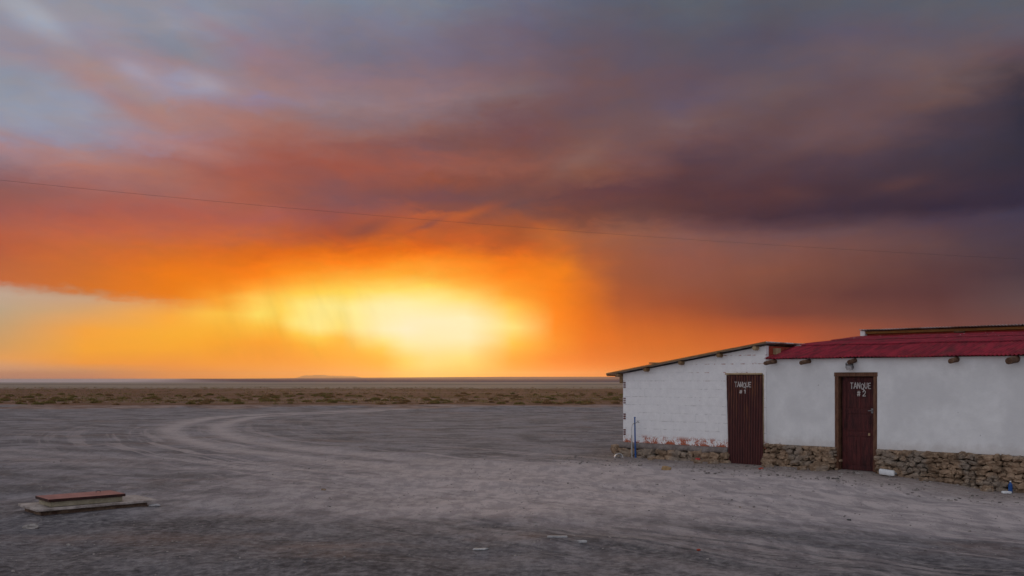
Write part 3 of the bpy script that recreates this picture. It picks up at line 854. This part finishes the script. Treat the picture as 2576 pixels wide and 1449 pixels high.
# stones of the plinth and the cement shelf on them
bm = bmesh.new()
box(bm, -.02, 2.95, .02, .3, -.35, .355, mat=1)
rubble(bm, -.02, 2.93, .24, -.22, -.05, (.13, .24), (.16, .42), 11, .10)
rock(bm, (-.13, -.02, .16), .16, .14, .13, 5, 3, .1); rock(bm, (-.05, -.10, .02), .13, .1, .1, 8, 3)
link('plinth', bm, [M_stone, M_mud], store)
bm = bmesh.new()
prev = None
for i in range(90):
    x = -.06+i*(3.04/89)
    f1 = -.10-.03*mn.noise(Vector((x*3, 0, 0)))-.02*mn.noise(Vector((x*11, 3, 0))); zf = .25+.05*mn.noise(Vector((x*2.4, 7, 0)))+.02*mn.noise(Vector((x*13, 5, 0)))
    ring = [bm.verts.new(p) for p in ((x, -.012, .362+.01*mn.noise(Vector((x*6, 1, 1)))), (x, f1*.55, .335+.012*mn.noise(Vector((x*8, 4, 1)))), (x, f1, zf+.03), (x, f1+.01, zf-.03), (x, .03, zf-.05), (x, .03, .362))]
    if prev:
        for k in range(6): bm.faces.new((prev[k], prev[(k+1) % 6], ring[(k+1) % 6], ring[k]))
    else: bm.faces.new(ring[::-1])
    prev = ring
bm.faces.new(prev)
bmesh.ops.recalc_face_normals(bm, faces=bm.faces[:])
link('cement_shelf', bm, M_cement, store, smooth=True)
# roof: sheets run down the slope, waves vary along y
bm = bmesh.new()
sl2 = .1590
rows_ = [(-.37+i*(LB+.10+.37)/8, 0) for i in range(9)]
rows_ = [(x, 2.075+x*sl2+.058) for x, _ in rows_]
corrugated(bm, -.16, 4.1, rows_, .078, .015, .004, along='y', sx=8)
link('roof', bm, M_zinc, store, smooth=False)
bm = bmesh.new()
# verge board lying along the front edge, under the sheet
def slat(bm, x0, x1, y0, y1, lo, hi, mat=0):
    v = [(x, y, 2.075+x*sl2+q) for x in (x0, x1) for y in (y0, y1) for q in (lo, hi)]
    v = [bm.verts.new(p) for p in v]
    for f in ((0, 1, 3, 2), (4, 6, 7, 5), (0, 4, 5, 1), (2, 3, 7, 6), (1, 5, 7, 3), (0, 2, 6, 4)): bm.faces.new([v[i] for i in f])
slat(bm, -.385, 3.2, -.185, -.165, .035, .078)
slat(bm, -.385, -.355, -.165, 4.0, .005, .040)
slat(bm, 3.2, 4.02, -.183, -.165, .035, .074)
box(bm, .88, 1.02, -.15, .1, ztop(.95)+.095, ztop(.95)+.125, .01)
bmesh.ops.recalc_face_normals(bm, faces=bm.faces[:])
link('verge_board', bm, M_wood, store)
for x in (-.07, .76, 1.76, 2.80, 3.72):
    bm = bmesh.new()
    zt = ztop(x)+.036
    tube(bm, [(x, -.15, zt-.055), (x+.004, 1.5, zt-.055), (x, 3.84, zt-.055)], .052 if x > 0 else .045, 9, jit=.12)
    link('purlin', bm, M_wood if x != 3.72 else M_pale_wood, store)
bm = bmesh.new(); box(bm, -.085, .0, -.03, .1, 1.84, 2.0, .008); box(bm, -.20, -.0, -.06, .03, 2.0, 2.035, .006)
link('eave_bracket', bm, M_wood, store)
bm = bmesh.new(); box(bm, LB+.012, LB+.10, .30, .52, 2.50, 2.645, .01)
link('timber_block', bm, M_pale_wood, store)
bm = bmesh.new()
tmp = bmesh.ops.create_grid(bm, x_segments=7, y_segments=5, size=.5)
for v in bm.verts:
    x, y = v.co.x, v.co.y
    v.co = Vector((LB+.09+x*.16, 1.50+y*.34, 2.72+.025*mn.noise(Vector((x*5, y*5, 0)))+.02*x))
r_ = bmesh.ops.extrude_face_region(bm, geom=bm.faces[:])
for v in [g for g in r_['geom'] if isinstance(g, bmesh.types.BMVert)]: v.co.z += .006
bmesh.ops.recalc_face_normals(bm, faces=bm.faces[:])
link('flashing', bm, M_white, store)
# corrugated door
bm = bmesh.new()
PD, AD = .066, .016
def lsurf(x, z): return dsurf(x, z)-AD*math.sin(2*math.pi*x/PD)*.5-AD*.5-.004
def dsurf(x, z):
    base = -.035-.05*max(0, (1.0-z))*(max(0, (x-3.0))/.9)**1.0*.9 - .012*math.sin(z*2.1)
    return base+AD*math.sin(2*math.pi*x/PD)
nx_, nz_ = 136, 30
G = []
for j in range(nz_+1):
    z = -.03+j*(2.065/nz_); row_ = []
    for i in range(nx_+1):
        u = i/nx_
        sh = .05*(1-j/nz_)
        x = 2.955+sh+u*.905
        zz_ = z-(.03*math.sin(u*3.1)*(1-j/nz_)) + (.004*mn.noise(Vector((x*20, 0, 0))) if j == 0 else 0)
        row_.append(bm.verts.new((x, dsurf(x, zz_), zz_)))
    G.append(row_)
fs = []
for j in range(nz_):
    for i in range(nx_): fs.append(bm.faces.new((G[j][i], G[j][i+1], G[j+1][i+1], G[j+1][i])))
r_ = bmesh.ops.extrude_face_region(bm, geom=fs)
for v in [g for g in r_['geom'] if isinstance(g, bmesh.types.BMVert)]: v.co.y += .004
bmesh.ops.recalc_face_normals(bm, faces=bm.faces[:])
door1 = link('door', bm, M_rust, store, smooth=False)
bm = bmesh.new()
lettering(bm, [('TANQUE', 3.165, 1.755, .062, .115, .013), ('#1', 3.30, 1.615, .07, .085, .045)], lsurf, .0165)
link('lettering', bm, M_chalk, door1)
bm = bmesh.new()
box(bm, 2.92, 3.85, -.05, .05, 2.048, 2.082, .004)
box(bm, 3.865, 3.885, -.02, .05, .0, 2.046, .003)
link('door_frame', bm, M_pale_wood, store)
bm = bmesh.new(); box(bm, 2.99, 3.86, .10, .13, -.2, 2.04); link('door_gap_shade', bm, M_dark, store)  # dark sheet added behind the door so its gaps read as shade

# ------------------------------------------------------------------ plastered house (right unit)
house = empty('plastered_house', P0, WROT)
tag(house, 'long white plastered house with red corrugated roof, rubble plinth and panelled door', 'building')
HX1 = 13.0
bm = bmesh.new()
D2 = (5.55, 6.465)
panel(bm, [LB+.004, D2[0], D2[1], HX1], [.49, 2.09, 2.388], [(D2[0], D2[1], 0, 2.09)], 0, .25, .010)
link('wall', bm, M_plaster, house, smooth=False)
bm = bmesh.new()
box(bm, HX1-.25, HX1, .255, 9.0, -.4, 2.42); box(bm, LB+.02, HX1-.26, 8.8, 9.0, -.4, 2.9)
box(bm, LB+.02, LB+.22, 4.05, 8.79, -.4, 2.85)
link('side_wall', bm, M_plaster, house)
for a, b, sd_ in ((LB-.02, D2[0]-.01, 41), (D2[1]+.01, HX1, 77)):
    bm = bmesh.new()
    box(bm, a+.03, b-.01, .03, .3, -.6, .482, mat=1)
    rubble(bm, a+.02, b-.04, .485, -.42, -.0, (.075, .15), (.11, .27), sd_, .13)
    # stones tight under the plaster edge
    x = a+.04
    while x < b-.05:
        w = rg.uniform(.1, .22); rock(bm, (x+w/2, .0, .455), w*.5, .07, .035, rg.random()*900, 2, 0, 0, .4); x += w*.9
    link('plinth', bm, [M_stone, M_mud], house)
# red roof in three overlapping courses
bm = bmesh.new()
def rz(y): return 2.408+.20*min(y+.13, 1.6)+.0805*max(0, y-1.47)
rows_all = [(-.13, 1.50), (1.40, 3.45), (3.35, 5.34)]
for i, (a, b) in enumerate(rows_all):
    st = [a+(b-a)*k/5 for k in range(6)]
    rr = [(y, rz(y)+i*.018+(0 if k else .0)) for k, y in enumerate(st)]
    if i == 0: rr = [(-.13, rz(-.13)), (.4, rz(.4)), (.9, rz(.9)), (1.2, rz(1.2)), (1.34, rz(1.34)), (1.47, rz(1.47))]
    x0 = LB+.012 if i == 0 else LB+.012
    corrugated(bm, x0, HX1+.2, rr, .076, .013, .003, sx=7, sag=.022)
link('roof', bm, M_redroof, house, smooth=False)
bm = bmesh.new(); box(bm, LB+.02, HX1, .0, .2, 2.425, 2.435)
# low strip wall, ochre beam and second roof behind
box(bm, 4.06, HX1, 5.36, 5.50, 2.5, 3.15)
for k in range(56):
    a = 4.1+k*.158; box(bm, a, a+.148, 5.345+rg.uniform(-.004, .004), 5.4, 3.06, 3.132, .004)
link('clerestory_wall', bm, M_redwall, house)
bm = bmesh.new(); box(bm, 4.02, HX1, 5.26, 5.34, 3.135, 3.20, .004)
link('roof_beam', bm, M_yellow, house)
bm = bmesh.new()
corrugated(bm, 3.92, HX1+.1, [(5.14, 3.238), (6.0, 3.20), (7.4, 3.12), (9.2, 3.0)], .076, .015, .004, sx=8, sag=.01)
link('upper_roof', bm, M_zinc, house)
bm = bmesh.new(); box(bm, 3.93, 4.055, 5.2, 5.5, 3.02, 3.215, .012); link('end_block', bm, M_plaster, house)
for xx in (6.3, 8.1, 9.0, 10.2):
    bm = bmesh.new()
    box(bm, xx, xx+.16+.1*rg.random(), 5.22, 5.335, 3.092, 3.132, .01)
    link('rafter_end', bm, M_log, house)
for k, (x, r, L, dz_) in enumerate(((4.16, .050, .42, .0), (4.97, .048, .36, .0), (5.99, .052, .26, .0), (8.06, .055, .32, .0), (9.14, .072, .42, .0), (10.2, .06, .38, 0))):
    bm = bmesh.new()
    zc = 2.325 if k < 4 else 2.315
    tube(bm, [(x, .2, zc+.03), (x, -.02, zc+.012), (x-.012, -L*.6, zc-.01), (x-.02, -L, zc-.03)], [r, r, r*.97, r*.9], 10, jit=.14)
    link('beam_end', bm, M_log, house)
# panelled door in its frame
bm = bmesh.new()
box(bm, D2[0]+.002, 5.632, -.012, .18, .0, 2.0, .006)
box(bm, 6.386, D2[1]-.002, -.012, .18, .0, 2.0, .006)
box(bm, D2[0]-.01, D2[1]+.01, -.016, .18, 2.003, 2.088, .006)
for v in bm.verts:
    v.co.x += .006*mn.noise(Vector((v.co.z*3, v.co.x, 0)))
link('door_frame', bm, M_frame, house)
bm = bmesh.new()
dx0, dx1, yd = 5.668, 6.384, .11
box(bm, dx0, dx1, yd+.012, yd+.04, .012, 1.995)
def stile(a, b, c, d_, t=.0): box(bm, a, b, yd+t, yd+.02, c, d_, .005)
stile(dx0, dx0+.085, .012, 1.995); stile(dx1-.075, dx1, .012, 1.995)
for z0, z1 in ((.012, .10), (.735, .815), (1.215, 1.315), (1.92, 1.995)): stile(dx0+.086, dx1-.076, z0, z1, .001)
xm = (dx0+dx1)/2+.005
stile(xm-.035, xm+.035, 1.316, 1.919, .002); stile(xm-.035, xm+.035, .101, .734, .002)
for a, b, c, d_ in ((dx0+.11, xm-.06, 1.345, 1.89), (xm+.06, dx1-.10, 1.345, 1.89), (dx0+.11, dx1-.10, .845, 1.185), (dx0+.11, xm-.06, .13, .705), (xm+.06, dx1-.10, .13, .705)):
    box(bm, a, b, yd+.006, yd+.02, c, d_, .010)
door2 = link('door', bm, M_door, house)
bm = bmesh.new()
lettering(bm, [('TANQUE', 5.845, 1.735, .062, .125, .017), ('#2', 6.0, 1.585, .07, .115, .05)], lambda x, z: yd-.003, .015)
link('lettering', bm, M_chalk, door2)
bm = bmesh.new(); tube(bm, [(6.32, yd, 1.285), (6.32, yd-.05, 1.285), (6.25, yd-.055, 1.28)], .009, 8); box(bm, 6.295, 6.34, yd-.006, yd, 1.23, 1.33)
link('handle', bm, M_grey, door2)
bm = bmesh.new(); box(bm, 6.24, 6.28, yd-.03, yd, .755, .81, .008)
link('padlock', bm, M_pale_wood, door2)
bm = bmesh.new(); box(bm, 5.56, 6.46, .185, .22, -.1, 2.05); link('door_gap_shade', bm, M_dark, house)  # dark sheet added behind the leaf, stands in for the shaded gap
bm = bmesh.new(); box(bm, 5.57, 6.45, -.05, .18, -.25, .008, .01); link('door_sill', bm, M_cement, house)

# flood lamp fixed under the beam end over the door
lamp = empty('flood_lamp', wall(5.93, -.14, 2.21), WROT)
tag(lamp, 'small grey flood lamp hanging under the beam end above the panelled door', 'lamp')
bm = bmesh.new(); box(bm, -.07, .07, -.03, .07, -.065, .035, .012)
for v in bm.verts:
    v.co = Matrix.Rotation(R(28), 3, 'X') @ v.co
link('housing', bm, M_grey, lamp)
bm = bmesh.new(); box(bm, -.055, .055, -.036, -.031, -.052, .022, .002)
for v in bm.verts: v.co = Matrix.Rotation(R(28), 3, 'X') @ v.co
link('glass', bm, M_glass, lamp)
bm = bmesh.new()
for sx_ in (-.079, .071): box(bm, sx_, sx_+.008, -.01, .02, -.03, .075)
box(bm, -.079, .079, -.01, .02, .076, .084)
link('bracket', bm, M_dark, lamp)

# ------------------------------------------------------------------ small things along the walls
def gz(p): return height(p.x, p.y)
q = wall(.50, -.20); z0 = gz(q)
sp_ = empty('standpipe', (q.x, q.y, z0), WROT); tag(sp_, 'thin upright blue pipe standing in front of the brick wall', 'pipe')
bm = bmesh.new(); tube(bm, [(.03, 0, -.1), (.012, 0, .35), (.0, 0, 1.0)], [.024, .020, .016], 10); tube(bm, [(.001, 0, .97), (.001, 0, 1.0)], .022, 10)
link('pipe', bm, M_blue, sp_)
bm = bmesh.new(); tube(bm, [(.02, -.02, .84), (.07, -.03, .86), (.11, -.02, .90), (.13, -.02, .885), (.11, -.03, .87), (.15, -.02, .87)], .006, 5); tube(bm, [(-.03, -.022, .83), (.03, -.024, .84)], .007, 6)
link('wire', bm, M_dark, sp_)
q = wall(.42, -.2)
bm = bmesh.new(); tube(bm, [(0, 0, -.05), (-.01, 0, .3), (-.02, .01, .55)], .016, 8); tube(bm, [(-.02, .01, .55), (-.03, .02, .7), (-.01, .02, .8), (.03, .01, .83)], .006, 5)
cd = link('conduit', bm, M_pale, loc=(q.x, q.y, gz(q))); cd.rotation_euler.z = WROT
tag(cd, 'pale thin conduit rising from the dirt just left of the blue pipe', 'pipe')

def litter_rock(px, Y, s, m, label, cat='rock', name='rock', sub=3, seed=1, zs=.5):
    Xw = (px-CX)/F*Y
    bm = bmesh.new(); rock(bm, (0, 0, s*zs*.55), s, s*.7, s*zs, seed, sub)
    o = link(name, bm, m, loc=(Xw, Y, height(Xw, Y)), smooth=False)
    return tag(o, label, cat)
M_whiterock = simple('white_stone', (.24,.22,.205), (.40,.37,.35), 9, .9, .5, .01)
M_yrock = simple('ochre_stone', (.28,.18,.09), (.42,.29,.16), 9, .9, .5, .01)
litter_rock(79, 13.0, .095, M_whiterock, 'pale rounded stone lying in front of the tank hatch', seed=4, zs=.38)
litter_rock(173, 11.7, .028, M_whiterock, 'tiny pale pebble in the dark dirt nearest the camera', seed=9)
litter_rock(814, 17.2, .04, M_stone, 'small dark stone on the track in mid yard', seed=13)
litter_rock(1676, 21.4, .10, M_yrock, 'ochre stone on the dirt in front of the brick wall', seed=15)
litter_rock(2136, 13.8, .03, M_dark, 'small black stone on the pale yard below the panelled door', seed=17)
litter_rock(1757, 11.1, .022, M_redwall, 'tiny dark red pebble near the bottom of the yard', seed=19)
litter_rock(1915, 21.2, .05, M_redwall, 'dark red stone in front of the rusty corrugated door', seed=23)
bm = bmesh.new(); rock(bm, (0, 0, 0), .09, .03, .012, 3, 2)
o = link('plastic_scrap', bm, M_scrap, loc=(-.36, 11.3, height(-.36, 11.3)+.012)); tag(o, 'small white curled plastic scrap, leftmost litter in the near yard', 'litter')
bm = bmesh.new(); box(bm, -.12, .12, -.018, .018, 0, .022, .005)
o = link('batten', bm, M_scrap, loc=(.54, 11.85, height(.54, 11.85)-.002)); tag(o, 'short straight white strip lying flat in the near yard', 'litter')
bm = bmesh.new(); rock(bm, (0, 0, 0), .06, .03, .014, 31, 2)
o = link('paper_scrap', bm, M_scrap, loc=(.82, 11.6, height(.82, 11.6)+.012)); tag(o, 'crumpled white scrap just right of the straight white strip', 'litter')
bm = bmesh.new(); rock(bm, (0, 0, 0), .09, .05, .02, 35, 2)
o = link('plastic_scrap', bm, M_scrap, loc=(-5.36, 14.9, height(-5.36, 14.9)+.015)); tag(o, 'white plastic scrap beside the right corner of the hatch slab', 'litter')
# broken white cup half-buried by the corner
bm = bmesh.new()
prev = None
for i in range(11):
    a = math.pi*i/10
    ring = [bm.verts.new((.11*math.cos(a)*k, yy_, .115*math.sin(a)*k)) for k, yy_ in ((1, -.07), (.8, .09), (.74, .09), (.93, -.07))]
    if prev:
        for k in range(4): bm.faces.new((prev[k], prev[(k+1) % 4], ring[(k+1) % 4], ring[k]))
    else: bm.faces.new(ring)
    prev = ring
bm.faces.new(prev[::-1]); bmesh.ops.recalc_face_normals(bm, faces=bm.faces[:])
q = wall(.16, -.42); o = link('broken_bowl', bm, M_white, loc=(q.x, q.y, gz(q)-.01)); o.rotation_euler.z = .2
tag(o, 'broken white bowl half lying at the foot of the brick corner', 'litter')
# white jerrycan by the panelled door
q = wall(6.82, -.36)
can = empty('plastic_can', (q.x, q.y, gz(q)+.0), WROT+.25); tag(can, 'white plastic can lying on its side beside the panelled door', 'can')
bm = bmesh.new(); box(bm, -.16, .14, -.09, .09, .0, .11, .035)
for v in bm.verts: v.co.z += .03*max(0, -v.co.x)/.15
link('body', bm, M_white, can, smooth=False)
bm = bmesh.new(); tube(bm, [(.14, 0, .05), (.175, 0, .05)], .022, 10); link('cap', bm, M_grey, can)
# blue bottle at the far right
q = wall(9.10, -.24)
bt = empty('bottle', (q.x, q.y, gz(q)), 0); tag(bt, 'blue plastic bottle standing by the rubble plinth at the right edge', 'bottle')
bm = bmesh.new(); tube(bm, [(0, 0, 0), (0, 0, .015), (0, 0, .15), (0, 0, .19), (0, 0, .20)], [.034, .038, .038, .014, .013], 12); link('body', bm, M_blue, bt)
bm = bmesh.new(); tube(bm, [(0, 0, .2005), (0, 0, .222)], .016, 10); link('cap', bm, M_white, bt)
q = wall(9.08, -.42)
bm = bmesh.new(); rock(bm, (0, 0, .02), .10, .06, .025, 51, 2)
o = link('plate_shard', bm, M_white, loc=(q.x, q.y, gz(q))); tag(o, 'flat white shard on the dirt under the blue bottle', 'litter')
q = wall(2.35, -.30)
bm = bmesh.new(); rock(bm, (0, 0, .04), .06, .05, .05, 61, 2)
o = link('crushed_cup', bm, M_redp, loc=(q.x, q.y, gz(q))); tag(o, 'crushed red plastic cup at the foot of the brick plinth', 'litter')
# loose rubble stones in front of the wall
desc = [(1.2, -.55, .07, 'small brown rubble stone near the middle of the brick plinth'),
        (2.85, -.45, .13, 'large grey brown rubble stone just left of the rusty door'),
        (2.55, -.62, .10, 'tan rubble stone left of the rusty door, nearest the crushed red cup'),
        (4.2, -.45, .12, 'flat brown rubble stone just right of the rusty door'),
        (5.35, -.30, .20, 'heap-like tan boulder leaning on the plinth left of the panelled door'),
        (5.0, -.42, .10, 'low tan rubble stone left of the leaning boulder'),
        (7.55, -.38, .09, 'small rubble stone below the plinth, right of the white can'),
        (8.75, -.42, .12, 'flat pale rubble stone on the dirt left of the blue bottle')]
for k, (t, v, s, lab) in enumerate(desc):
    q = wall(t, v); bm = bmesh.new(); rock(bm, (0, 0, s*.3), s, s*.7, s*.55, 70+k*3, 3)
    o = link('rubble_stone', bm, M_stone, loc=(q.x, q.y, gz(q))); tag(o, lab, 'stone', 'loose rubble stones along the walls')

# ------------------------------------------------------------------ tank hatch in the left foreground
hz = height(-5.9, 14.5)
ha = math.atan2(.67, .742)
hat = empty('tank_hatch', (-6.6, 13.8, 0.035), ha)
tag(hat, 'low concrete tank hatch with reddish steel lid in the left foreground', 'hatch')
M_slab = simple('worn_concrete', (.24,.205,.185), (.46,.40,.37), 7, .9, .5, .01)
M_base = simple('stained_masonry', (.065,.035,.026), (.24,.165,.115), 4, .95, .9, .03)
M_curb = simple('ochre_concrete', (.25,.22,.15), (.38,.33,.24), 7, .9, .4, .01)
M_lid = simple('red_lid_sunset_tint', (.20,.065,.05), (.34,.135,.105), 5, .5, .3, .004)  # red-brown lid, pink sunset reflection put into the top colour
M_edge = simple('dark_lid_edge', (.025,.008,.008), (.06,.02,.014), 9, .6, .3, .004)  # darker tone for the side faces of the lid
bm = bmesh.new(); box(bm, .0, 1.71, .0, .88, .070, .105, .008)
bmesh.ops.subdivide_edges(bm, edges=[e for e in bm.edges if e.calc_length() > .3], cuts=22, use_grid_fill=True)
for v in bm.verts:
    c = v.co.copy()
    v.co.z += .010*mn.noise(Vector((c.x*3, c.y*3, 1)))
    v.co.x += .012*mn.noise(Vector((c.x*7, c.y*7, c.z*20+4))); v.co.y += .016*mn.noise(Vector((c.x*9, c.y*7, c.z*20+8)))
link('slab', bm, M_slab, hat)
bm = bmesh.new(); box(bm, .07, 1.58, .06, .80, -.25, .068, .01)
bmesh.ops.subdivide_edges(bm, edges=bm.edges[:], cuts=5, use_grid_fill=True)
for v in bm.verts:
    nn = Vector((mn.noise(v.co*6), mn.noise(v.co*6+Vector((9, 0, 0))), 0))
    if v.co.z < .05: v.co += nn*.03
link('base', bm, M_base, hat)
cx0, cy0 = .18, .075
bm = bmesh.new(); box(bm, cx0+.035, cx0+1.045, cy0+.03, cy0+.56, .108, .185, .006); link('curb', bm, M_curb, hat)
lid = empty('lid_anchor') if False else None
bm = bmesh.new(); box(bm, cx0, cx0+1.08, cy0, cy0+.60, .182, .222, .004, mat=0)
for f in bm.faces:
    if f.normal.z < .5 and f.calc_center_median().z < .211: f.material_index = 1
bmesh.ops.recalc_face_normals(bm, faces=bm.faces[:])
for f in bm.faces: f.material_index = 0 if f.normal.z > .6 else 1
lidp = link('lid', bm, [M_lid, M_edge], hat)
bm = bmesh.new()
tube(bm, [(cx0+.80, cy0+.42, .21), (cx0+.80, cy0+.42, .245), (cx0+.86, cy0+.42, .25), (cx0+.86, cy0+.42, .21)], .006, 6)
link('handle', bm, M_dark, lidp)

# ------------------------------------------------------------------ overhead wire
bm = bmesh.new()
A = Vector(((-560-CX)/F*27, 27, 0)); Bp = Vector(((3300-CX)/F*58, 58, 0))
pts = []
def ywire(px): return 453+.1043*px-.0000105*px*px-(0)
for i in range(61):
    t = i/60; q = A.lerp(Bp, t); px = q.x/q.y*F+CX
    pts.append((q.x, q.y, CAMZ+(HY-ywire(px))/F*q.y))
tube(bm, pts, .0032, 5)
wv = link('power_cable', bm, M_dark); tag(wv, 'thin dark overhead cable sagging across the whole sky', 'cable')

# ------------------------------------------------------------------ evening air
bm = bmesh.new(); box(bm, -12500, 12500, -9500, 12500, -8, 75)
hm = bpy.data.materials.new('evening_air'); hm.use_nodes = True
hn = hm.node_tree.nodes; hn.remove(hn['Principled BSDF'])
pv = hn.new('ShaderNodeVolumePrincipled'); pv.inputs['Color'].default_value = (1,.74,.50,1)
pv.inputs['Density'].default_value = HAZE; pv.inputs['Anisotropy'].default_value = .78
hm.node_tree.links.new(pv.outputs[0], hn['Material Output'].inputs['Volume'])
tag(link('haze', bm, hm), kind='stuff')

# ------------------------------------------------------------------ render settings
S.view_settings.view_transform = 'Standard'; S.view_settings.look = 'None'
S.view_settings.exposure = 0; S.view_settings.gamma = 1
S.cycles.use_denoising = True
S.cycles.max_bounces = 6
